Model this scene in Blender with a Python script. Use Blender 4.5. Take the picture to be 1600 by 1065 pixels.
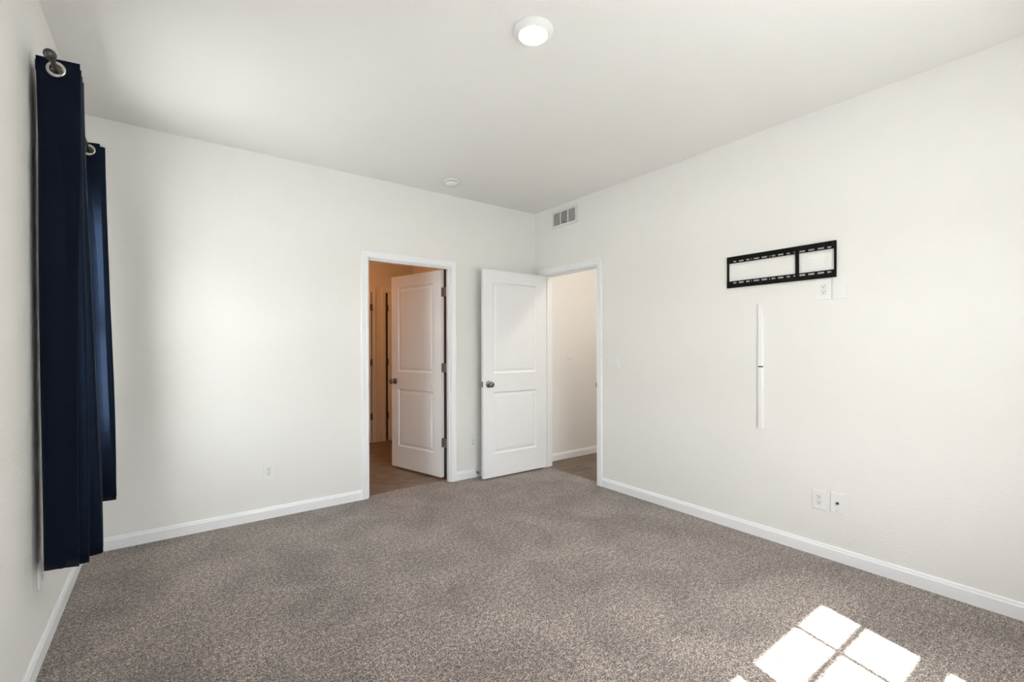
import bpy, bmesh, math, random
from mathutils import Vector, Matrix
for o in list(bpy.data.objects): bpy.data.objects.remove(o)
S = bpy.context.scene
COL = S.collection
PI = math.pi
random.seed(4)

# ------------------------------------------------------------------ room numbers
L, R, D, F, H = -0.434, 3.214, 3.894, -0.55, 2.743     # left, right, back, front (behind camera), ceiling
WT = 0.115                                             # wall thickness

# ------------------------------------------------------------------ camera
cam = bpy.data.cameras.new('camera'); cam_o = bpy.data.objects.new('camera', cam); COL.objects.link(cam_o)
cam.sensor_width = 36; cam.lens = 36*719.43/1600
cam.shift_y = (545.23-532.5)/1600; cam.clip_start = 0.02
YAW = 0.639779
fw = Vector((math.sin(YAW), math.cos(YAW), math.tan(-0.00362))).normalized()
q = fw.to_track_quat('-Z', 'Y')
cam_o.rotation_euler = (q.to_matrix() @ Matrix.Rotation(-0.00219, 3, 'Z')).to_euler()
cam_o.location = (0, 0, 1.287)
S.camera = cam_o

# ------------------------------------------------------------------ exposure, sky, sun
vs = S.view_settings
vs.view_transform = 'Standard'; vs.look = 'None'; vs.gamma = 1; vs.use_curve_mapping = False
vs.exposure = 0.94
SUN_TRAVEL = Vector((0.216, 0.745, -1.0))
w = bpy.data.worlds.new('sky'); S.world = w; w.use_nodes = True
nt = w.node_tree; bg = nt.nodes['Background']
sky = nt.nodes.new('ShaderNodeTexSky'); sky.sky_type = 'NISHITA'; sky.sun_disc = False
sky.sun_elevation = math.radians(52); sky.sun_rotation = math.radians(196); sky.air_density = 1.0; sky.dust_density = 2.0
hs = nt.nodes.new('ShaderNodeHueSaturation'); hs.inputs['Saturation'].default_value = 0.22
nt.links.new(sky.outputs[0], hs.inputs['Color']); nt.links.new(hs.outputs[0], bg.inputs[0])
bg.inputs[1].default_value = 1.0
sun = bpy.data.lights.new('sun', 'SUN'); sun.energy = 19.0; sun.angle = math.radians(0.42); sun.color = (1, .975, .95)
sun_o = bpy.data.objects.new('sun', sun); COL.objects.link(sun_o); sun_o.location = (-2, -6, 9)
sun_o.rotation_euler = SUN_TRAVEL.to_track_quat('-Z', 'Y').to_euler()

def portal(name, loc, normal, sx, sz):                 # tells Cycles where the sky comes in, gives no light of its own
    a = bpy.data.lights.new(name, 'AREA'); a.shape = 'RECTANGLE'; a.size = sx; a.size_y = sz
    a.cycles.is_portal = True
    o = bpy.data.objects.new(name, a); COL.objects.link(o); o.location = loc
    o.rotation_euler = Vector(normal).to_track_quat('-Z', 'Y').to_euler()
GZ0, GZ1 = 0.83, 2.08                                  # window glass bottom/top
portal('window_portal', (1.40, F-0.13, 1.45), (0, 1, 0), 1.75, 1.4)
portal('window_portal', (L-0.13, 3.07, 1.43), (1, 0, 0), 1.1, 1.4)

# ------------------------------------------------------------------ materials
def mat(name, col, rough=0.5, metal=0.0, spec=None, bump=None, var=None, coat=0, sheen=0, emit=None):
    m = bpy.data.materials.new(name); m.use_nodes = True
    t = m.node_tree; b = t.nodes['Principled BSDF']
    b.inputs['Base Color'].default_value = (*col, 1); b.inputs['Roughness'].default_value = rough
    b.inputs['Metallic'].default_value = metal
    if spec is not None: b.inputs['Specular IOR Level'].default_value = spec
    if coat: b.inputs['Coat Weight'].default_value = coat
    if sheen: b.inputs['Sheen Weight'].default_value = sheen
    tc = t.nodes.new('ShaderNodeTexCoord')
    if var:                                            # (scale, amount)
        n = t.nodes.new('ShaderNodeTexNoise'); n.inputs['Scale'].default_value = var[0]; n.inputs['Detail'].default_value = 4
        t.links.new(tc.outputs['Object'], n.inputs['Vector'])
        mr = t.nodes.new('ShaderNodeMapRange'); mr.inputs['From Min'].default_value = .3; mr.inputs['From Max'].default_value = .7
        mr.inputs['To Min'].default_value = 1-var[1]; mr.inputs['To Max'].default_value = 1+var[1]
        t.links.new(n.outputs['Fac'], mr.inputs['Value'])
        vm = t.nodes.new('ShaderNodeVectorMath'); vm.operation = 'SCALE'; vm.inputs[0].default_value = col
        t.links.new(mr.outputs[0], vm.inputs['Scale']); t.links.new(vm.outputs[0], b.inputs['Base Color'])
    if bump:                                           # (scale, strength, distance)
        n = t.nodes.new('ShaderNodeTexNoise'); n.inputs['Scale'].default_value = bump[0]; n.inputs['Detail'].default_value = 3
        t.links.new(tc.outputs['Object'], n.inputs['Vector'])
        bp = t.nodes.new('ShaderNodeBump'); bp.inputs['Strength'].default_value = bump[1]; bp.inputs['Distance'].default_value = bump[2]
        t.links.new(n.outputs['Fac'], bp.inputs['Height']); t.links.new(bp.outputs[0], b.inputs['Normal'])
    if emit:
        b.inputs['Emission Color'].default_value = (*emit[0], 1); b.inputs['Emission Strength'].default_value = emit[1]
    return m
M_wall = mat('wall_paint', (.87, .854, .828), .75, spec=.3, bump=(75, .55, .0022), var=(1.2, .008))
M_ceil = mat('ceiling_paint', (.89, .88, .86), .85, spec=.2, bump=(60, .25, .0015), var=(1.2, .008))
M_trim = mat('trim_paint', (.92, .925, .935), .38, var=(3, .006))
M_door = mat('door_paint', (.915, .92, .93), .42, bump=(300, .06, .0004), var=(3, .006))
M_plate = mat('plate_plastic', (.87, .865, .855), .35, var=(8, .006))
M_socket = mat('socket_plastic', (.82, .815, .81), .35, var=(8, .006))
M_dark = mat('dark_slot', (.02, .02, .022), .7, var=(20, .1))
M_nickel = mat('satin_nickel', (.22, .20, .185), .28, metal=1, var=(30, .06))
M_hinge = mat('hinge_nickel', (.27, .26, .245), .5, metal=.7, var=(40, .08))
M_bronze = mat('gunmetal', (.10, .098, .095), .35, metal=.8, var=(60, .2))
M_ring = mat('grommet_nickel', (.62, .60, .56), .25, metal=1, var=(30, .04))
M_black = mat('black_steel', (.004, .004, .0035), .5, spec=.15, var=(30, .15))
M_vent = mat('vent_enamel', (.80, .80, .78), .45, var=(8, .01))
M_rubber = mat('rubber', (.75, .75, .73), .6, var=(20, .02))
M_vinyl_frame = mat('window_vinyl', (.82, .82, .82), .4, var=(5, .01))
M_ground = mat('bounce_ground', (.60, .60, .60), .95, var=(1.5, .1))  # unseen ground, kept pale to bounce light onto the ceiling
M_sunblock = mat('sun_block_siding', (.55, .53, .48), .8, var=(3, .05))
M_lamp = mat('led_diffuser', (.9, .9, .88), .4, emit=((1, .96, .90), 120.0))
M_lampwarm = mat('warm_diffuser', (.9, .85, .75), .4, emit=((1, .38, .09), 46.0))
M_hallfill = mat('hall_fill_diffuser', (.9, .85, .75), .4, emit=((1, .91, .80), 68.0))

def carpet_mat():
    m = bpy.data.materials.new('carpet'); m.use_nodes = True; t = m.node_tree; b = t.nodes['Principled BSDF']
    b.inputs['Roughness'].default_value = 1; b.inputs['Specular IOR Level'].default_value = .05
    b.inputs['Sheen Weight'].default_value = .25; b.inputs['Sheen Roughness'].default_value = .6
    tc = t.nodes.new('ShaderNodeTexCoord')
    def noise(sc, det, rough=.5, dist=0):
        n = t.nodes.new('ShaderNodeTexNoise'); n.inputs['Scale'].default_value = sc; n.inputs['Detail'].default_value = det
        n.inputs['Roughness'].default_value = rough; n.inputs['Distortion'].default_value = dist
        t.links.new(tc.outputs['Object'], n.inputs['Vector']); return n
    fine = noise(150, 3, .7, .2); mid = noise(48, 2); big = noise(2.6, 4, .6, .6)
    r = t.nodes.new('ShaderNodeValToRGB'); e = r.color_ramp.elements
    e[0].position = .38; e[0].color = (.028, .019, .015, 1)
    e[1].position = .62; e[1].color = (.68, .585, .525, 1)
    x = r.color_ramp.elements.new(.5); x.color = (.20, .160, .139, 1)
    mx = t.nodes.new('ShaderNodeMath'); mx.operation = 'MULTIPLY_ADD'; mx.inputs[1].default_value = .8
    m2 = t.nodes.new('ShaderNodeMath'); m2.operation = 'MULTIPLY'; m2.inputs[1].default_value = .2
    t.links.new(fine.outputs['Fac'], mx.inputs[0]); t.links.new(mid.outputs['Fac'], m2.inputs[0]); t.links.new(m2.outputs[0], mx.inputs[2])
    t.links.new(mx.outputs[0], r.inputs[0])
    mr = t.nodes.new('ShaderNodeMapRange'); mr.inputs['From Min'].default_value = .35; mr.inputs['From Max'].default_value = .65
    mr.inputs['To Min'].default_value = .76; mr.inputs['To Max'].default_value = 1.16
    t.links.new(big.outputs['Fac'], mr.inputs['Value'])
    vm = t.nodes.new('ShaderNodeVectorMath'); vm.operation = 'SCALE'
    t.links.new(r.outputs[0], vm.inputs[0]); t.links.new(mr.outputs[0], vm.inputs['Scale']); t.links.new(vm.outputs[0], b.inputs['Base Color'])
    bp = t.nodes.new('ShaderNodeBump'); bp.inputs['Strength'].default_value = .8; bp.inputs['Distance'].default_value = .006
    t.links.new(mx.outputs[0], bp.inputs['Height']); t.links.new(bp.outputs[0], b.inputs['Normal'])
    return m
M_carpet = carpet_mat()

def plank_mat(name, c1, c2, w_, l_, rot, grain=(3, 26, 1)):
    m = bpy.data.materials.new(name); m.use_nodes = True; t = m.node_tree; b = t.nodes['Principled BSDF']
    b.inputs['Roughness'].default_value = .5
    tc = t.nodes.new('ShaderNodeTexCoord'); mp = t.nodes.new('ShaderNodeMapping'); mp.inputs['Rotation'].default_value[2] = rot
    t.links.new(tc.outputs['Object'], mp.inputs[0])
    br = t.nodes.new('ShaderNodeTexBrick'); br.inputs['Scale'].default_value = 1; br.inputs['Brick Width'].default_value = l_
    br.inputs['Row Height'].default_value = w_; br.inputs['Mortar Size'].default_value = .0015
    br.inputs['Color1'].default_value = (*c1, 1); br.inputs['Color2'].default_value = (*c2, 1)
    br.inputs['Mortar'].default_value = (c1[0]*.5, c1[1]*.5, c1[2]*.5, 1)
    t.links.new(mp.outputs[0], br.inputs['Vector'])
    m2 = t.nodes.new('ShaderNodeMapping'); m2.inputs['Scale'].default_value = grain
    t.links.new(mp.outputs[0], m2.inputs[0])
    n = t.nodes.new('ShaderNodeTexNoise'); n.inputs['Scale'].default_value = 1; n.inputs['Detail'].default_value = 5
    t.links.new(m2.outputs[0], n.inputs['Vector'])
    mr = t.nodes.new('ShaderNodeMapRange'); mr.inputs['From Min'].default_value = .3; mr.inputs['From Max'].default_value = .7
    mr.inputs['To Min'].default_value = .72; mr.inputs['To Max'].default_value = 1.25
    t.links.new(n.outputs['Fac'], mr.inputs['Value'])
    vm = t.nodes.new('ShaderNodeVectorMath'); vm.operation = 'SCALE'
    t.links.new(br.outputs['Color'], vm.inputs[0]); t.links.new(mr.outputs[0], vm.inputs['Scale']); t.links.new(vm.outputs[0], b.inputs['Base Color'])
    return m
M_lvp = plank_mat('hall_planks', (.21, .155, .115), (.165, .12, .088), .18, 1.2, 0)
M_vinyl = plank_mat('vinyl_tile', (.215, .17, .13), (.185, .148, .115), .42, .42, .35, (7, 11, 1))

def glass_mat():
    m = bpy.data.materials.new('window_glass'); m.use_nodes = True; t = m.node_tree
    t.nodes.remove(t.nodes['Principled BSDF']); out = t.nodes['Material Output']
    a = t.nodes.new('ShaderNodeBsdfTransparent'); a.inputs[0].default_value = (.94, .96, .95, 1)
    g = t.nodes.new('ShaderNodeBsdfGlossy'); g.inputs['Roughness'].default_value = .01
    lw = t.nodes.new('ShaderNodeLayerWeight'); pw = t.nodes.new('ShaderNodeMath'); pw.operation = 'POWER'; pw.inputs[1].default_value = 5
    f = t.nodes.new('ShaderNodeMath'); f.operation = 'MULTIPLY_ADD'; f.inputs[1].default_value = .9; f.inputs[2].default_value = .03
    t.links.new(lw.outputs['Facing'], pw.inputs[0]); t.links.new(pw.outputs[0], f.inputs[0])
    x = t.nodes.new('ShaderNodeMixShader'); t.links.new(f.outputs[0], x.inputs[0]); t.links.new(a.outputs[0], x.inputs[1]); t.links.new(g.outputs[0], x.inputs[2])
    t.links.new(x.outputs[0], out.inputs[0]); return m
M_glass = glass_mat()

def fabric_mat():
    m = bpy.data.materials.new('navy_fabric'); m.use_nodes = True; t = m.node_tree; b = t.nodes['Principled BSDF']
    b.inputs['Base Color'].default_value = (.0035, .0045, .008, 1); b.inputs['Roughness'].default_value = .42
    b.inputs['Specular IOR Level'].default_value = .22
    b.inputs['Sheen Weight'].default_value = .05; b.inputs['Sheen Tint'].default_value = (.15, .3, .7, 1)
    b.inputs['Specular Tint'].default_value = (.30, .52, 1, 1)
    tc = t.nodes.new('ShaderNodeTexCoord')
    n = t.nodes.new('ShaderNodeTexNoise'); n.inputs['Scale'].default_value = 6; n.inputs['Detail'].default_value = 4
    mp = t.nodes.new('ShaderNodeMapping'); mp.inputs['Scale'].default_value = (1, 1, 2.5)
    t.links.new(tc.outputs['Object'], mp.inputs[0]); t.links.new(mp.outputs[0], n.inputs['Vector'])
    bp = t.nodes.new('ShaderNodeBump'); bp.inputs['Strength'].default_value = .35; bp.inputs['Distance'].default_value = .01
    t.links.new(n.outputs['Fac'], bp.inputs['Height']); t.links.new(bp.outputs[0], b.inputs['Normal'])
    return m
M_fabric = fabric_mat()

# ------------------------------------------------------------------ mesh helpers
def obj(name, bm, m, parent=None, smooth=False):
    me = bpy.data.meshes.new(name); bmesh.ops.recalc_face_normals(bm, faces=bm.faces); bm.to_mesh(me); bm.free()
    me.materials.append(m)
    if smooth:
        for p in me.polygons: p.use_smooth = True
    o = bpy.data.objects.new(name, me); COL.objects.link(o)
    if parent: o.parent = parent
    return o
def tag(o, label, cat, kind=None, group=None):
    o['label'] = label; o['category'] = cat
    if kind: o['kind'] = kind
    if group: o['group'] = group
    return o
def empty(name, loc, rz=0):
    o = bpy.data.objects.new(name, None); COL.objects.link(o); o.location = loc; o.rotation_euler = (0, 0, rz); o.empty_display_size = .05
    return o
def box(bm, x0, x1, y0, y1, z0, z1, bev=0):
    r = bmesh.ops.create_cube(bm, size=1)
    v = r['verts']
    bmesh.ops.scale(bm, vec=(abs(x1-x0), abs(y1-y0), abs(z1-z0)), verts=v)
    bmesh.ops.translate(bm, vec=((x0+x1)/2, (y0+y1)/2, (z0+z1)/2), verts=v)
    if bev:
        ed = list({e for q_ in v for e in q_.link_edges})
        bmesh.ops.bevel(bm, geom=ed, offset=bev, segments=2, affect='EDGES', profile=.6)
def cyl(bm, c, axis, r, h, seg=24, r2=None):
    """closed cylinder starting at c, running h along axis"""
    a = Vector(axis).normalized(); rot = a.to_track_quat('Z', 'Y').to_matrix().to_4x4()
    bmesh.ops.create_cone(bm, cap_ends=True, segments=seg, radius1=r, radius2=r if r2 is None else r2, depth=h,
                          matrix=Matrix.Translation(Vector(c)+a*h/2) @ rot)
def lathe(bm, prof, c, axis, seg=32):
    """prof: list of (r, h) along axis from c"""
    a = Vector(axis).normalized(); rot = a.to_track_quat('Z', 'Y').to_matrix(); c = Vector(c)
    rings = []
    for r, h in prof:
        if r < 1e-6: rings.append([bm.verts.new(c+rot@Vector((0, 0, h)))])
        else: rings.append([bm.verts.new(c+rot@Vector((r*math.cos(2*PI*i/seg), r*math.sin(2*PI*i/seg), h))) for i in range(seg)])
    for A, B in zip(rings, rings[1:]):
        for i in range(seg):
            j = (i+1) % seg
            if len(A) == 1 and len(B) == 1: continue
            if len(A) == 1: bm.faces.new((A[0], B[i], B[j]))
            elif len(B) == 1: bm.faces.new((A[i], A[j], B[0]))
            else: bm.faces.new((A[i], A[j], B[j], B[i]))
def sweep(bm, prof, path, closed_prof=True, caps=True):
    """prof: list of (a, b); path: list of functions (a, b) -> point; strung together"""
    rings = [[bm.verts.new(f(a, b)) for a, b in prof] for f in path]
    n = len(prof)
    for A, B in zip(rings, rings[1:]):
        for i in range(n): j = (i+1) % n; bm.faces.new((A[i], A[j], B[j], B[i]))
    if caps: bm.faces.new(rings[0]); bm.faces.new(rings[-1])
def one(name, m, f, parent=None, smooth=False):
    bm = bmesh.new(); f(bm); return obj(name, bm, m, parent, smooth)

# a wall in the plane of the two axes with rectangular holes; u runs along the wall
def wall(name, axis, c0, c1, u0, u1, z0, z1, holes, m, label, cat='wall'):
    bm = bmesh.new()
    us = sorted({u0, u1, *[h[0] for h in holes], *[h[1] for h in holes]}); zs = sorted({z0, z1, *[h[2] for h in holes], *[h[3] for h in holes]})
    def solid(i, j):
        if i < 0 or j < 0 or i >= len(us)-1 or j >= len(zs)-1: return False
        uc, zc = (us[i]+us[i+1])/2, (zs[j]+zs[j+1])/2
        return not any(h[0] < uc < h[1] and h[2] < zc < h[3] for h in holes)
    V = {}
    def v(c, u, z):
        k = (c, round(u, 5), round(z, 5))
        if k not in V: V[k] = bm.verts.new((u, c, z) if axis == 'y' else (c, u, z))
        return V[k]
    for i in range(len(us)-1):
        for j in range(len(zs)-1):
            if not solid(i, j): continue
            a, b, c, d = us[i], us[i+1], zs[j], zs[j+1]
            for k in (c0, c1): bm.faces.new((v(k, a, c), v(k, b, c), v(k, b, d), v(k, a, d)))
            if not solid(i-1, j): bm.faces.new((v(c0, a, c), v(c1, a, c), v(c1, a, d), v(c0, a, d)))
            if not solid(i+1, j): bm.faces.new((v(c0, b, c), v(c1, b, c), v(c1, b, d), v(c0, b, d)))
            if not solid(i, j-1): bm.faces.new((v(c0, a, c), v(c1, a, c), v(c1, b, c), v(c0, b, c)))
            if not solid(i, j+1): bm.faces.new((v(c0, a, d), v(c1, a, d), v(c1, b, d), v(c0, b, d)))
    return tag(obj(name, bm, m), label, cat, 'structure')

# ------------------------------------------------------------------ openings
D1a, D1b = 1.366, 2.158       # door 1 clear opening (x) in the back wall
D2a, D2b = 2.984, 3.752       # door 2 clear opening (y) in the right wall
DT = 2.050                    # clear top
JT = 0.018                    # jamb board
# windows: glass areas
UN = [(0.634, 1.348), (1.455, 2.169)]                  # front wall glass units in x
LW = (2.80, 3.52)                                      # left wall glass in y
FR = .045

wall('wall_back', 'y', D, D+WT, L-WT, R+WT, -.1, H, [(D1a-JT, D1b+JT, -.1, DT+JT)], M_wall, 'cream painted back wall with the dressing room doorway')
wall('wall_right', 'x', R, R+WT, F-.09, D, -.1, H, [(D2a-JT, D2b+JT, -.1, DT+JT)], M_wall, 'cream painted right wall with the television bracket')
wall('wall_left', 'x', L-WT, L, F-.09, D, -.1, H, [(LW[0]-FR, LW[1]+FR, GZ0-FR, GZ1+FR)], M_wall, 'cream textured left wall behind the navy curtains')
wall('wall_front', 'y', F-.09, F, L, R, -.1, H, [(UN[0][0]-FR, UN[1][1]+FR, GZ0-FR, GZ1+FR)], M_wall, 'cream wall with the twin windows that let the sun in')
tag(one('floor', M_carpet, lambda bm: (box(bm, L, R, F, D, -.1, 0), box(bm, D1a-JT, D1b+JT, D, D+.075, -.1, 0), box(bm, R, R+.06, D2a-JT, D2b+JT, -.1, 0))),
    'grey brown speckled carpet floor of the bedroom', 'floor', 'structure')
tag(one('ceiling', M_ceil, lambda bm: box(bm, L-WT, R+WT, F-.09, D+WT, H, H+.12)), 'flat off-white bedroom ceiling', 'ceiling', 'structure')
tag(one('sun_block_eave', M_sunblock, lambda bm: (box(bm, L-WT-.62, L-WT, F-.2, 4.2, H+.12, H+.2), box(bm, L-WT, 5.2, F-.2, 6.6, H+.12, H+.2))), 'added roof slab, its deep eave blocking sun at the left window', 'roof', 'structure')  # unseen slab, added and sized to keep sun out of the left window

# ------------------------------------------------------------------ rooms beyond
CR, CL, CD = 2.80, .75, 6.15                           # dressing room
HR, HF, HD = 4.95, 2.25, 3.906                         # hall
Y0 = D+WT; X0 = R+WT
tag(one('floor_dressing_room', M_vinyl, lambda bm: (box(bm, CL, CR, Y0, CD, -.1, -.004), box(bm, D1a-JT, D1b+JT, D+.075, Y0, -.1, -.004))), 'brown vinyl floor beyond the left doorway', 'floor', 'structure')
tag(one('ceiling_dressing_room', M_ceil, lambda bm: box(bm, CL-.1, CR+.1, Y0, CD+.1, H, H+.12)), 'ceiling of the room beyond the left doorway', 'ceiling', 'structure')
wall('wall_dressing_left', 'x', CL-.1, CL, Y0, CD+.1, -.1, H, [], M_wall, 'left wall of the warmly lit room beyond the left doorway')
wall('wall_dressing_right', 'x', CR, CR+.1, Y0, CD+.1, -.1, H, [], M_wall, 'right wall of the warmly lit room beyond the left doorway')
wall('wall_dressing_back', 'y', CD, CD+.1, CL, CR, -.1, H, [], M_wall, 'far wall of the warmly lit room beyond the left doorway')
tag(one('floor_hall', M_lvp, lambda bm: (box(bm, X0, HR, HF, HD, -.1, -.004), box(bm, R+.06, X0, D2a-JT, D2b+JT, -.1, -.004))), 'brown wood plank floor of the hall', 'floor', 'structure')
tag(one('ceiling_hall', M_ceil, lambda bm: box(bm, X0, HR+.1, HF-.1, HD+.1, H, H+.12)), 'ceiling of the hall', 'ceiling', 'structure')
wall('wall_hall_back', 'y', HD, HD+.1, X0, HR+.1, -.1, H, [], M_wall, 'cream hall wall seen through the right doorway')
wall('wall_hall_right', 'x', HR, HR+.1, HF-.1, HD, -.1, H, [], M_wall, 'far end wall of the hall')
wall('wall_hall_front', 'y', HF-.1, HF, X0, HR, -.1, H, [], M_wall, 'near side wall of the hall')
tag(one('ground', M_ground, lambda bm: box(bm, -40, 40, -40, 40, -.6, -.35)), 'unseen ground outside, made pale to bounce light indoors', 'ground', 'structure')

# ------------------------------------------------------------------ baseboards
BP = [(0, 0), (.013, 0), (.013, .062), (.009, .070), (.008, .077), (.004, .083), (0, .083)]   # (out of wall, height)
def base(name, runs, label):
    bm = bmesh.new()
    for kind, c, sgn, a, b in runs:
        if kind == 'y': path = [lambda p, q_, u=u: (u, c+sgn*p, q_) for u in (a, b)]
        else: path = [lambda p, q_, u=u: (c+sgn*p, u, q_) for u in (a, b)]
        sweep(bm, BP, path)
    return tag(obj(name, bm, M_trim), label, 'baseboard', 'structure')
CW = .060                                              # casing width
RV = .005
base('baseboard_back', [('y', D, -1, L, D1a-RV-CW)], 'white baseboard left of the dressing room doorway')
base('baseboard_back_right', [('y', D, -1, D1b+RV+CW, R)], 'short white baseboard between the two doorways')
base('baseboard_right', [('x', R, -1, F, D2a-RV-CW)], 'long white baseboard along the right wall')
base('baseboard_left', [('x', L, 1, F+.013, D-.013)], 'white baseboard along the left wall under the curtains')
base('baseboard_front', [('y', F, 1, L, R)], 'white baseboard under the twin windows')
base('baseboard_hall', [('y', HD, -1, X0, HR)], 'white baseboard of the hall seen through the right doorway')
base('baseboard_dressing', [('x', CR, -1, Y0+.02, CD-.013), ('x', CL, 1, Y0+.02, CD-.013)], 'baseboards beyond the left doorway')

# ------------------------------------------------------------------ door frames
CP = [(0, 0), (0, .010), (.006, .014), (.018, .012), (.040, .016), (.056, .017), (CW, .013), (CW, 0)]  # (away from opening, out of wall)
def casing_bm(bm, a, b, top, mapf):
    """mapf(u, z, out)"""
    a -= RV; b += RV; top += RV
    path = [lambda p, o, : mapf(a-p, 0, o), lambda p, o: mapf(a-p, top+p, o), lambda p, o: mapf(b+p, top+p, o), lambda p, o: mapf(b+p, 0, o)]
    sweep(bm, CP, path)
def frame(name, a, b, mapf, mapback, label, stop):
    root = tag(one(name, M_trim, lambda bm: casing_bm(bm, a, b, DT, mapf)), label, 'door frame', 'structure')
    c2 = one('casing_far_side', M_trim, lambda bm: casing_bm(bm, a, b, DT, mapback), root)
    def jamb(bm):                                      # u, z, depth into the wall (mapf out = -depth)
        def bb(u0, u1, z0, z1, d0, d1):
            P = [mapf(u, z, -d) for u in (u0, u1) for z in (z0, z1) for d in (d0, d1)]
            xs = [p[0] for p in P]; ys = [p[1] for p in P]; zs = [p[2] for p in P]
            box(bm, min(xs), max(xs), min(ys), max(ys), min(zs), max(zs))
        bb(a-JT, a, 0, DT+JT, 0, WT); bb(b, b+JT, 0, DT+JT, 0, WT); bb(a, b, DT, DT+JT, 0, WT)
        s0, s1 = stop                                  # stop strip
        bb(a, a+.010, 0, DT-.010, s0, s1); bb(b-.010, b, 0, DT-.010, s0, s1); bb(a, b, DT-.010, DT, s0, s1)
    one('jamb', M_trim, jamb, root)
    return root
fr1 = frame('trim_1', D1a, D1b, lambda u, z, o: (u, D-o, z), lambda u, z, o: (u, Y0+o, z), 'white casing around the dressing room doorway', (.014, .052))
fr2 = frame('trim_2', D2a, D2b, lambda u, z, o: (R-o, u, z), lambda u, z, o: (X0+o, u, z), 'white casing around the hall doorway in the corner', (.042, .080))
# strike plate on the near jamb of door 2
one('strike_plate', M_nickel, lambda bm: (box(bm, R+.004, R+.034, D2a, D2a+.0015, .905, .965), box(bm, R-.007, R+.004, D2a, D2a+.0018, .915, .955), box(bm, R-.008, R-.006, D2a-.001, D2a+.008, .915, .955)), fr2)
one('strike_plate', M_nickel, lambda bm: (box(bm, D1a, D1a+.0015, Y0-.034, Y0-.006, .905, .965)), fr1)

# ------------------------------------------------------------------ doors
def panel_face(bm, W, z0, z1, side, T, panels):
    """moulded face on local y=0 (side -1, facing -y) or y=T; x 0..W"""
    y = 0 if side < 0 else T
    s = 1 if side < 0 else -1                          # into the leaf
    st = .112
    xs = [0, st, W-st, W]; zs = [z0] + [q_ for p in panels for q_ in p] + [z1]
    P = {}
    def v(x, z, d=0):
        k = (round(x, 5), round(z, 5), round(d, 5))
        if k not in P: P[k] = bm.verts.new((x, y+s*d, z))
        return P[k]
    for i in range(3):
        for j in range(len(zs)-1):
            a, b, c, d = xs[i], xs[i+1], zs[j], zs[j+1]
            if i == 1 and j % 2 == 1:
                rings = [(0, 0), (.004, .004), (.012, .009), (.022, .009), (.044, .003), (.050, .003)]
                for (o1, d1), (o2, d2) in zip(rings, rings[1:]):
                    q1 = [(a+o1, c+o1), (b-o1, c+o1), (b-o1, d-o1), (a+o1, d-o1)]
                    q2 = [(a+o2, c+o2), (b-o2, c+o2), (b-o2, d-o2), (a+o2, d-o2)]
                    for k in range(4):
                        l = (k+1) % 4
                        bm.faces.new((v(*q1[k], d1), v(*q1[l], d1), v(*q2[l], d2), v(*q2[k], d2)))
                o2, d2 = rings[-1]
                bm.faces.new((v(a+o2, c+o2, d2), v(b-o2, c+o2, d2), v(b-o2, d-o2, d2), v(a+o2, d-o2, d2)))
            else:
                bm.faces.new((v(a, c), v(b, c), v(b, d), v(a, d)))
    return xs, zs
def leaf_bm(W, T=.035, z0=.018, z1=2.045, panels=((.245, .85), (1.035, 1.925))):
    bm = bmesh.new()
    xs, zs = panel_face(bm, W, z0, z1, -1, T, panels); panel_face(bm, W, z0, z1, 1, T, panels)
    for x in (0, W):
        for a, b in zip(zs, zs[1:]): bm.faces.new([bm.verts.new(p) for p in ((x, 0, a), (x, T, a), (x, T, b), (x, 0, b))])
    for z in (z0, z1):
        for a, b in zip(xs, xs[1:]): bm.faces.new([bm.verts.new(p) for p in ((a, 0, z), (a, T, z), (b, T, z), (b, 0, z))])
    bmesh.ops.remove_doubles(bm, verts=bm.verts, dist=1e-5)
    return bm
KP = [(0, 0), (.032, 0), (.033, .004), (.028, .009), (.014, .012), (.0115, .020), (.0115, .030), (.017, .036), (.026, .043), (.0285, .052), (.026, .061), (.018, .067), (.008, .0695), (0, .070)]
def door(name, W, loc, rz, label, hinge_y, knob=True, hinges=(.357, 1.09, 1.83)):
    """origin on the hinge edge; leaf runs +x local, thickness +y local 0..T; hinge_y = which face carries the knuckles"""
    r = obj(name, leaf_bm(W), M_door); r.location = loc; r.rotation_euler = (0, 0, rz)
    tag(r, label, 'door', 'structure')
    if knob:
        for s, y in ((-1, 0), (1, .035)):
            one('door_knob', M_nickel, lambda bm: lathe(bm, KP, (W-.062, y, .93), (0, s, 0)), r, True)
        one('latch_plate', M_nickel, lambda bm: (box(bm, W-.0005, W+.0012, .006, .029, .90, .958), box(bm, W, W+.009, .012, .023, .921, .937, .002)), r)
    for z in hinges:
        def hg(bm):
            cyl(bm, (-.003, hinge_y, z-.045), (0, 0, 1), .0065, .09, 16)
            cyl(bm, (-.003, hinge_y, z-.049), (0, 0, 1), .005, .098, 12)
            box(bm, -.0022, .0002, .0, .033, z-.044, z+.044)
        one('hinge', M_hinge, hg, r)
    return r
# door 1: opens away from us into the dressing room; bedroom face is local y=0 side
a1 = math.radians(180-75)
# hinge point (pivot) near (2.155, 4.02); knuckles on the far side face (local y=T when closed faces +y)
piv = Vector((2.161, Y0+.017))
ux = Vector((math.cos(a1), math.sin(a1)))              # along the leaf
def place_door1():
    # local +y must point away from the bedroom side: with rz=a1, local y = (-sin, cos) = toward the camera side -> use it as thickness from pivot face
    ly = Vector((-math.sin(a1), math.cos(a1)))
    o = piv
    return (o.x, o.y, 0), a1
loc, rz = place_door1()
d1 = door('door_1', .775, loc, rz, 'white two-panel door standing open into the warm dressing room', 0.0)
# dark strip added as painted shade in the rabbet of the hinge jamb
one('rabbet_shade', M_dark, lambda bm: box(bm, D1b-.004, D1b+.0005, Y0-.063, Y0-.001, .004, DT-.001), fr1)
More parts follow.
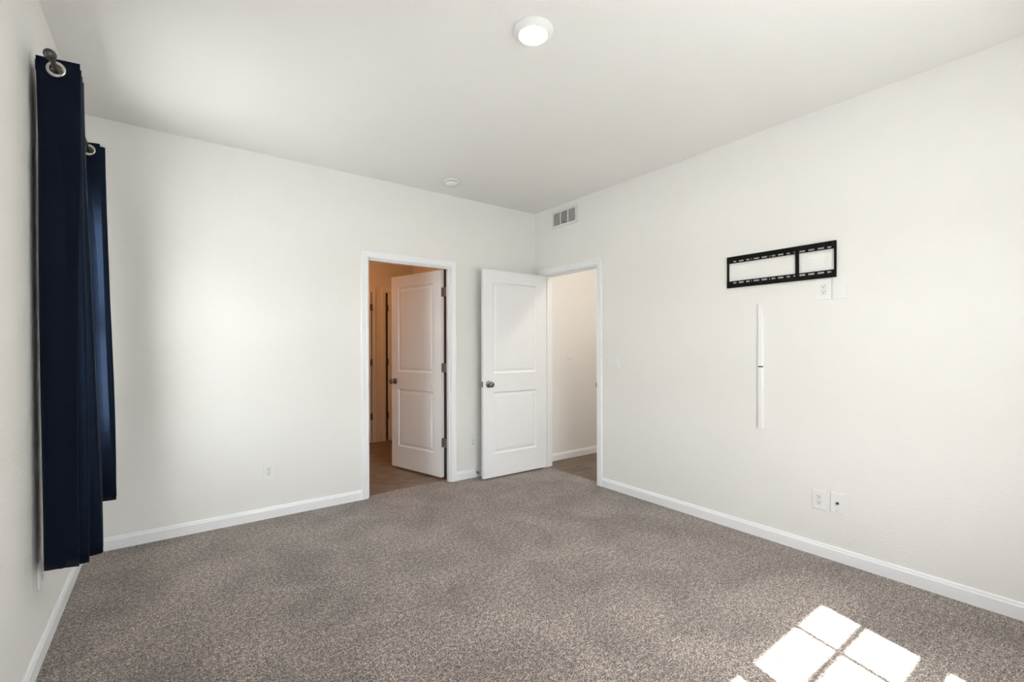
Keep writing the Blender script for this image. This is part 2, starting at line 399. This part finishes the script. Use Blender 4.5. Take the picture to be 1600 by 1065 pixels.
# jamb-side hinge leaves
for z in (.357, 1.09, 1.83):
    one('hinge_leaf', M_hinge, lambda bm: box(bm, D1b-.0055, D1b+.0005, Y0-.058, Y0+.003, z-.044, z+.044), fr1)
# door 2: opens into the bedroom, lies almost along the back wall
a2 = math.radians(180-.6)
d2 = door('door_2', .770, (R-.019, D2b-.004, 0), a2, 'white two-panel door standing open in front of the back wall corner', 0.0)

# doors on the far wall of the dressing room
def far_door(name, fname, a, b, hinge_left, lab, flab):
    mf = lambda u, z, o: (u, CD-o, z)
    f = tag(one(fname, M_trim, lambda bm: casing_bm(bm, a, b, DT, mf)), flab, 'door frame', 'structure')
    W = b-a-.02
    r = obj(name, leaf_bm(W), M_door); tag(r, lab, 'door', 'structure')
    r.location = (a+.012, CD-.036, 0)
    hx = -.006 if hinge_left else W+.004
    for z in (.357, 1.09, 1.83):
        one('hinge', M_bronze, lambda bm: (cyl(bm, (hx, -.004, z-.045), (0, 0, 1), .008, .09, 12), box(bm, hx-.014, hx+.014, -.003, -.0005, z-.044, z+.044)), r)
    one('door_gap', M_dark, lambda bm: (box(bm, hx-.005, hx+.005, .004, .034, .02, 2.04)), r)
    kx = W-.06 if hinge_left else .06
    one('door_knob', M_nickel, lambda bm: lathe(bm, KP, (kx, 0, .93), (0, -1, 0)), r, True)
far_door('door_3', 'trim_3', 1.42, 2.19, False, 'closed door at the far left edge inside the dressing room', 'casing of the closed door at the far left inside the dressing room')
far_door('door_4', 'trim_4', 2.405, 2.73, True, 'narrow door behind the open dressing room door', 'casing of the narrow door behind the open dressing room door')

# ------------------------------------------------------------------ windows
def window(name, mp, units, z0, z1, grid, label):
    """mp(u, z, d) d = depth outward from the room; units = glass ranges"""
    def bb(bm, u0, u1, za, zb, d0, d1, bev=0):
        P = [mp(u, z, d) for u in (u0, u1) for z in (za, zb) for d in (d0, d1)]
        xs, ys, zs = zip(*P); box(bm, min(xs), max(xs), min(ys), max(ys), min(zs), max(zs), bev)
    U0, U1 = units[0][0]-FR, units[-1][1]+FR
    def fr(bm):
        edges = [U0-.006] + [e for u in units for e in u] + [U1+.006]
        for a, b in zip(edges[::2], edges[1::2]): bb(bm, a, b, z0-FR-.006, z1+FR+.006, .045, .085)
        bb(bm, U0-.006, U1+.006, z1, z1+FR+.006, .045, .085); bb(bm, U0-.006, U1+.006, z0-FR-.006, z0, .045, .085)
    r = tag(one(name, M_vinyl_frame, fr), label, 'window', 'structure')
    zm = (z0+z1)/2
    for u0, u1 in units:
        one('meeting_rail', M_vinyl_frame, lambda bm: bb(bm, u0, u1, zm-.047, zm+.047, .050, .075), r)
        one('glass', M_glass, lambda bm: bb(bm, u0, u1, z0, z1, .061, .064), r)
        if grid:
            def g(bm):
                um = u0+.417/.714*(u1-u0)
                bb(bm, um-.010, um+.010, z0, z1, .058, .067)
                for z in (z1-.275, z0+.275): bb(bm, u0, u1, z-.013, z+.013, .058, .067)
            one('muntin', M_vinyl_frame, g, r)
    return r
window('window_1', lambda u, z, d: (u, F-d, z), UN, GZ0, GZ1, True, 'twin sash windows with muntins behind the viewpoint')
window('window_2', lambda u, z, d: (L-d, u, z), [LW], GZ0, GZ1, False, 'sash window between the navy curtains on the left wall')
tag(one('trim_5', M_trim, lambda bm: box(bm, L-.044, L+.022, LW[0]-FR+.002, LW[1]+FR-.002, GZ0-FR+.001, GZ0-FR+.02, .003)), 'white sill of the left window', 'window sill', 'structure')
tag(one('trim_6', M_trim, lambda bm: box(bm, UN[0][0]-FR+.002, UN[1][1]+FR-.002, F-.044, F+.03, GZ0-FR+.001, GZ0-FR+.02, .003)), 'white sill of the twin windows', 'window sill', 'structure')

# ------------------------------------------------------------------ curtains
RX, RZ = -.353, 2.383
def lerp(a, b, t): return a+(b-a)*t
def curtain(y0, pitch, n, ztop, zbot, outer_top, outer_bot, inner, label, seed, fan):
    rnd = random.Random(seed)
    root = empty('curtain', (RX, y0, 0))
    bm = bmesh.new(); NU = n*16; zl = [ztop-.006*i for i in range(17)]; zl += [lerp(zl[-1], zbot, i/48) for i in range(1, 49)]; NZ = len(zl)-1; grid = []
    jit = [rnd.uniform(-.004, .004) for _ in range(n+2)]
    for j in range(NZ+1):
        z = zl[j]; f = (ztop-z)/(ztop-zbot); row = []
        for i in range(NU+1):
            u = i/16; k = min(n, int(round(u)))
            # blended outer reach of the fold tips
            kt = (u-1)/2; k0 = max(0, min(len(outer_top)-1, int(math.floor(kt)))); k1 = min(len(outer_top)-1, k0+1); tt = max(0, min(1, kt-k0))
            s = min(1, f*1.0); s = s*s*(3-2*s)*.6+s*.4
            xo = lerp(lerp(outer_top[k0], outer_top[k1], tt), lerp(outer_bot[k0], outer_bot[k1], tt), s)
            xi = inner + .012*f + .004*math.sin(3*f+u)
            c = math.cos(PI*u); x = (xo+xi)/2 - (xo-xi)/2*c
            y = y0 + pitch*(1+fan*f)*(u+.8*math.sin(2*PI*u)/(2*PI)) + jit[k]*f
            y += .006*f*math.sin(2.2*u+4*f) + .0025*math.sin(9*f+1.7*u)*f
            if u < 1: y += (.045+.045*f)*(1-u)          # first section angled: wall side sits further back
            x += .004*math.sin(6*f+u*1.3)*f
            zz = z + (.006*math.sin(1.3*u)*(f > .98))
            row.append(bm.verts.new((x-RX, y-y0, zz)))
        grid.append(row)
    for j in range(NZ):
        for i in range(NU): bm.faces.new((grid[j][i], grid[j][i+1], grid[j+1][i+1], grid[j+1][i]))
    # punch holes where the rod passes: drop faces close to the rod line near the top
    cut = [fc for fc in bm.faces if math.hypot(fc.calc_center_median().x, fc.calc_center_median().z-RZ) < .021]
    bmesh.ops.delete(bm, geom=cut, context='FACES')
    me_o = obj('fabric', bm, M_fabric, root, True)
    sm = me_o.modifiers.new('thick', 'SOLIDIFY'); sm.thickness = .0016; sm.offset = 0
    for k in range(n):
        u = k+.5
        y = y0+pitch*(u)+ (.045*.5 if k == 0 else 0)+pitch*.0
        # direction across the section
        du = .05
        def pt(u):
            yy = y0+pitch*(u+.8*math.sin(2*PI*u)/(2*PI))+(.045*(1-u) if u < 1 else 0)
            xx = (outer_top[0]+inner)/2-(outer_top[0]-inner)/2*math.cos(PI*u); return Vector((xx, yy, 0))
        d = (pt(u+du)-pt(u-du)).normalized(); nrm = Vector((-d.y, d.x, 0))
        yc = pt(u).y
        if k == 0: yc = pt(u + .02).y
        prof = [(.019+0, -.003), (.021, -.0045), (.028, -.0045), (.031, -.002), (.031, .002), (.028, .0045), (.021, .0045), (.019, .003), (.019, -.003)]
        one('grommet', M_ring, lambda bm: lathe(bm, prof, (0, yc-y0, RZ), nrm, 40), root, True)
    tag(root, label, 'curtain', group=None)
    return root
curtain(2.487, .0275, 8, 2.424, .408, [-.283, -.285, -.288, -.29], [-.298, -.268, -.232, -.24], -.411,
        'navy grommet curtain panel nearest the viewer on the left wall', 1, .12)
curtain(3.402, .025, 8, 2.424, .425, [-.306, -.288, -.292, -.30], [-.262, -.246, -.25, -.27], -.411,
        'navy grommet curtain panel farther off, catching blue window light', 2, .0)
rod = empty('curtain_rod', (RX, 2.44, RZ))
tag(rod, 'dark metal curtain rod carrying both navy curtains', 'curtain rod')
rd = one('rod', M_bronze, lambda bm: cyl(bm, (0, .0, 0), (0, 1, 0), .0085, 1.26, 20), rod, True)
def finial(bm, s, y):
    lathe(bm, [(0, 0), (.011, 0), (.012, .004), (.009, .008), (.006, .012), (.008, .016), (.014, .021), (.0185, .030), (.0195, .038), (.017, .047), (.011, .054), (.004, .058), (0, .0585)], (0, y, 0), (0, s, 0), 28)
one('finial', M_bronze, lambda bm: finial(bm, -1, .005), rd, True)
one('finial', M_bronze, lambda bm: finial(bm, 1, 1.255), rd, True)
for yb in (.232, 1.235):
    def brk(bm):
        wx = L-RX
        box(bm, wx, wx+.004, yb-.012, yb+.012, .040, .082, .0012)
        box(bm, wx+.003, .004, yb-.005, yb+.005, .0485, .0545)
        box(bm, -.004, .004, yb-.005, yb+.005, .009, .052)
        lathe(bm, [(.009, -.006), (.0125, -.006), (.0125, .006), (.009, .006), (.009, -.006)], (0, yb, 0), (0, 1, 0), 20)
    one('bracket', M_bronze, brk, rod)

# ------------------------------------------------------------------ wall plates
def basis(side):
    # returns f(u, z, out) with u to the viewer's right
    if side == 'back': return lambda u, z, o: (u, D-o, z)
    if side == 'right': return lambda u, z, o: (R-o, u, z)
    if side == 'left': return lambda u, z, o: (L+o, u, z)
    if side == 'hall': return lambda u, z, o: (u, HD-o, z)
def mbox(bm, f, u0, u1, z0, z1, o0, o1, bev=0):
    P = [f(u, z, o) for u in (u0, u1) for z in (z0, z1) for o in (o0, o1)]
    xs, ys, zs = zip(*P); box(bm, min(xs), max(xs), min(ys), max(ys), min(zs), max(zs), bev)
def plate_root(name, side, uc, zc, w_, h_):
    f0 = basis(side); p = Vector(f0(uc, zc, 0)); r = empty(name, p)
    f = lambda u, z, o: tuple(Vector(f0(uc+u, zc+z, o))-p)
    one('cover_plate', M_plate, lambda bm: mbox(bm, f, -w_/2, w_/2, -h_/2, h_/2, 0, .006, .0022), r)
    return r, f
def axis_out(f): return Vector(f(0, 0, 1))-Vector(f(0, 0, 0))
def outlet(side, uc, zc, label, w_=.072, h_=.117, group=None):
    r, f = plate_root('outlet', side, uc, zc, w_, h_)
    rc = one('receptacle', M_socket, lambda bm: mbox(bm, f, -.0165, .0165, -.034, .034, .005, .0085, .0012), r)
    for s in (-1, 1):
        def slots(bm):
            z = s*.0165
            mbox(bm, f, -.0075, -.0052, z+.0005, z+.009, .008, .0089); mbox(bm, f, .0052, .0075, z+.0015, z+.008, .008, .0089)
            cyl(bm, f(0, z-.006, .008), axis_out(f), .0028, .0009, 12)
        one('socket_holes', M_dark, slots, rc)
    tag(r, label, 'outlet', group=group); return r
def screws(r, f, pts):
    for u, z in pts: one('screw', M_socket, lambda bm: lathe(bm, [(0, 0), (.0034, 0), (.0034, .001), (.002, .0018), (0, .002)], f(u, z, .0055), axis_out(f), 16), r)
outlet('back', .600, .355, 'white duplex outlet low on the back wall left of the doorways')
outlet('back', 2.412, .352, 'white duplex outlet low between doorway and open white door')
outlet('right', 1.122, 1.637, 'white outlet just under the right end of the black bracket', .084, .124)
outlet('right', 1.145, .347, 'white duplex outlet low on the right wall, left of coax plate')
outlet('left', 2.690, .357, 'white outlet low on the left wall under the near curtain')
r, f = plate_root('coax_plate', 'right', 1.047, .349, .074, .120)
cj = one('coax_jack', M_nickel, lambda bm: (lathe(bm, [(0, 0), (.0085, 0), (.0085, .003), (.005, .003), (.005, .010), (.0035, .010), (.0035, .004), (0, .004)], f(0, 0, .0058), axis_out(f), 18)), r)
one('jack_core', M_dark, lambda bm: cyl(bm, f(0, 0, .0095), axis_out(f), .0048, .0012, 14), cj)
screws(r, f, [(0, .042), (0, -.042)]); tag(r, 'white coax wall plate with a dark jack low on the right wall', 'wall plate')
r, f = plate_root('blank_plate', 'right', 1.037, 1.638, .074, .128)
screws(r, f, [(0, .042), (0, -.042)]); tag(r, 'blank white wall plate right of the outlet under the bracket', 'wall plate')
def switches(side, uc, zc, n, label, w_):
    r, f = plate_root('light_switch', side, uc, zc, w_, .120)
    for k in range(n):
        u = (k-(n-1)/2)*.046
        sb = one('switch_bezel', M_socket, lambda bm: mbox(bm, f, u-.0175, u+.0175, -.034, .034, .005, .0072, .001), r)
        def rocker(bm):
            V = [f(a, b, c) for a, b, c in ((u-.0145, -.030, .006), (u+.0145, -.030, .006), (u+.0145, .030, .006), (u-.0145, .030, .006),
                                           (u-.0145, -.030, .0078), (u+.0145, -.030, .0078), (u+.0145, .030, .0115), (u-.0145, .030, .0115))]
            v = [bm.verts.new(p) for p in V]
            for q_ in ((0, 1, 2, 3), (4, 5, 6, 7), (0, 1, 5, 4), (1, 2, 6, 5), (2, 3, 7, 6), (3, 0, 4, 7)): bm.faces.new([v[i] for i in q_])
        one('rocker', M_plate, rocker, sb)
    tag(r, label, 'light switch'); return r
switches('right', 2.802, 1.157, 3, 'white three-gang rocker switch plate right of the hall doorway', .165)
# hall toggle switch
r, f = plate_root('light_switch', 'hall', 3.735, 1.15, .072, .118)
one('toggle', M_socket, lambda bm: mbox(bm, f, -.005, .005, -.004, .012, .004, .018, .001), r)
screws(r, f, [(0, .030), (0, -.030)]); tag(r, 'small white switch on the hall wall seen through doorway', 'light switch')

# ------------------------------------------------------------------ television bracket
tv = empty('tv_wall_bracket', (R, 1.389, 1.815)); tag(tv, 'black slotted steel television wall bracket without a television', 'tv bracket')
P_ = [(182, 218), (245, 300), (328, 368), (385, 395), (413, 478), (503, 568), (590, 600), (617, 660), (690, 752), (787, 828), (865, 888), (932, 1000), (1035, 1105), (1140, 1215), (1250, 1297)]
def px2y(px):                                          # slot spacing measured along the bracket
    l = (px-800)/719.43; return (R-.02)*(math.cos(YAW)-l*math.sin(YAW))/(math.sin(YAW)+l*math.cos(YAW))
slots = [(px2y(1120+a/7.273), px2y(1120+b/7.273)) for a, b in P_]
Ya, Yb = 1.725, 1.053
def rail(bm, z0, z1, zs, up):
    lo, hi = Yb-1.389, Ya-1.389; z0 -= 1.815; z1 -= 1.815; zs -= 1.815; sh = .0052
    cuts = sorted([(b-1.389, a-1.389) for a, b in slots]); V = {}
    us = sorted({lo, hi, *[c for s in cuts for c in s]}); zz = [z0, zs-sh, zs+sh, z1]
    xo, xi = -.015, -.0125
    def solid(i, j):
        if i < 0 or j < 0 or i >= len(us)-1 or j > 2: return False
        m_ = (us[i]+us[i+1])/2
        return not (j == 1 and any(a < m_ < b for a, b in cuts))
    def v(x, y, z):
        k = (x, round(y, 6), round(z, 6))
        if k not in V: V[k] = bm.verts.new((x, y, z))
        return V[k]
    for i in range(len(us)-1):
        for j in range(3):
            if not solid(i, j): continue
            a, b, c, d = us[i], us[i+1], zz[j], zz[j+1]
            for x in (xo, xi): bm.faces.new((v(x, a, c), v(x, b, c), v(x, b, d), v(x, a, d)))
            if not solid(i-1, j): bm.faces.new((v(xo, a, c), v(xi, a, c), v(xi, a, d), v(xo, a, d)))
            if not solid(i+1, j): bm.faces.new((v(xo, b, c), v(xi, b, c), v(xi, b, d), v(xo, b, d)))
            if not solid(i, j-1): bm.faces.new((v(xo, a, c), v(xi, a, c), v(xi, b, c), v(xo, b, c)))
            if not solid(i, j+1): bm.faces.new((v(xo, a, d), v(xi, a, d), v(xi, b, d), v(xo, b, d)))
    ze = z1 if up else z0
    e0, e1 = (ze-.003, ze+.0) if up else (ze, ze+.003)
    box(bm, -.0145, 0-.0005, lo, hi, e0, e1)
one('rail', M_black, lambda bm: rail(bm, 1.877, 1.925, 1.889, True), tv)
one('rail', M_black, lambda bm: rail(bm, 1.706, 1.752, 1.739, False), tv)
for ya, yb2, nm in ((Ya-.013, Ya, 'end_bar'), (Yb, Yb+.011, 'end_bar'), (1.258, 1.277, 'upright')):
    one(nm, M_black, lambda bm: box(bm, -.0124, -.003, ya-1.389, yb2-1.389, 1.752-1.815-.04, 1.877-1.815+.04), tv)

# ------------------------------------------------------------------ cable raceway
cr = empty('cable_cover', (R, 1.496, .746)); tag(cr, 'slim white vertical cable raceway below the black bracket', 'cable cover')
CPR = [(-.019, 0), (-.019, .006), (-.016, .011), (-.010, .014), (.010, .014), (.016, .011), (.019, .006), (.019, 0)]
def race(bm, z0, z1, s=1): sweep(bm, CPR, [lambda a, b, z=z: (-b*s, a*s, z) for z in (z0, z1)])
one('lower_channel', M_plate, lambda bm: race(bm, 0, .404), cr)
one('upper_channel', M_plate, lambda bm: race(bm, .412, .828, .97), cr)
one('coupling_gap', M_dark, lambda bm: race(bm, .404, .412, .80), cr)
one('end_cap', M_plate, lambda bm: race(bm, -.003, 0, 1.06), cr)
one('end_cap', M_plate, lambda bm: race(bm, .828, .832, 1.03), cr)

# ------------------------------------------------------------------ vent
vt = empty('air_vent', (R, 3.424, 2.603)); tag(vt, 'white three-section return air vent high on the right wall', 'vent')
vy0, vy1, vz0, vz1 = -.188, .182, -.088, .088
secs = [(-.160, -.064), (-.050, .046), (.060, .156)]
def vframe(bm):
    b = .024; x0, x1 = -.009, 0
    box(bm, x0, x1, vy0, vy1, vz1-b, vz1); box(bm, x0, x1, vy0, vy1, vz0, vz0+b)
    e = [vy0] + [q_ for s in secs for q_ in s] + [vy1]
    for a, c in zip(e[::2], e[1::2]): box(bm, x0, x1, a, c, vz0+b, vz1-b)
one('frame', M_vent, vframe, vt)
one('duct_backing', mat('duct_dark', (.07, .07, .065), .8, var=(20, .1)), lambda bm: [box(bm, -.0015, -.0005, a, c, vz0+.024, vz1-.024) for a, c in secs], vt)
for a, c in secs:
    def louv(bm):
        n = 13; h_ = (vz1-vz0-.048)/n
        for i in range(n):
            z = vz0+.024+(i+.5)*h_
            V = [(-.0088, z-.0042), (-.0078, z-.0048), (-.0018, z+.0022), (-.0028, z+.0028)]
            sweep(bm, V, [lambda p, q_, y=y: (p, y, q_) for y in (a, c)])
    one('louvres', M_vent, louv, vt)

# ------------------------------------------------------------------ ceiling fittings
def ceiling_light(loc, m, label, s=1, parts=True):
    r = empty('ceiling_light', loc); tag(r, label, 'ceiling light')
    one('trim_ring', M_plate, lambda bm: lathe(bm, [(.092*s, 0), (.0945*s, .004), (.090*s, .010), (.072*s, .024), (.066*s, .028), (.0645*s, .0265), (.0640*s, 0)], (0, 0, 0), (0, 0, -1), 64), r, True)
    one('diffuser', m, lambda bm: lathe(bm, [(.064*s, .001), (.064*s, .0265), (.04*s, .0285), (0, .029)], (0, 0, 0), (0, 0, -1), 64), r, True)
    return r
lx, ly_ = 1.345, 1.640
ceiling_light((lx, ly_, H), M_lamp, 'round flat white ceiling light, lit, in the bedroom ceiling')
ceiling_light((1.45, 5.45, H), M_lampwarm, 'warm lit ceiling light of the dressing room', 1.6)
ceiling_light((3.95, 2.70, H), M_hallfill, 'added ceiling light brightening the hall from out of view', 1.6)  # unseen lamp added to brighten the hall wall
sd = empty('smoke_detector', (1.985, 3.545, H)); tag(sd, 'small white smoke detector on the ceiling above the doorways', 'smoke detector')
one('base_plate', M_plate, lambda bm: lathe(bm, [(0, 0), (.066, 0), (.068, .004), (.066, .011), (.058, .013), (0, .013)], (0, 0, 0), (0, 0, -1), 48), sd, True)
one('vent_gap', M_dark, lambda bm: lathe(bm, [(0, .013), (.050, .013), (.050, .017), (0, .017)], (0, 0, 0), (0, 0, -1), 48), sd)
one('cover', M_plate, lambda bm: lathe(bm, [(0, .017), (.055, .017), (.056, .022), (.052, .036), (.046, .042), (.02, .045), (0, .045)], (0, 0, 0), (0, 0, -1), 48), sd, True)

# ------------------------------------------------------------------ spring door stop on the baseboard
ds = empty('door_stop', (2.452, D-.013, .048)); tag(ds, 'spring door stop on the baseboard beside the open white door', 'door stop')
one('mount', M_nickel, lambda bm: lathe(bm, [(0, 0), (.011, 0), (.011, .003), (.006, .007), (0, .007)], (0, 0, 0), (0, -1, 0), 20), ds, True)
def spring(bm):
    n = 11; N = n*14; rings = []
    for i in range(N+1):
        t_ = i/N; a = 2*PI*n*t_; c = Vector((.0065*math.cos(a), -.006-.052*t_, .0065*math.sin(a)))
        rad = Vector((math.cos(a), 0, math.sin(a)))
        rings.append([bm.verts.new(c+rad*.0016*math.cos(b)+Vector((0, 1, 0))*.0016*math.sin(b)) for b in (0, PI/2, PI, 3*PI/2)])
    for A, B in zip(rings, rings[1:]):
        for k in range(4): bm.faces.new((A[k], A[(k+1) % 4], B[(k+1) % 4], B[k]))
one('spring', M_hinge, spring, ds, True)
one('rubber_tip', M_rubber, lambda bm: lathe(bm, [(0, .056), (.0085, .056), (.0095, .062), (.0085, .070), (0, .0715)], (0, 0, 0), (0, -1, 0), 20), ds, True)
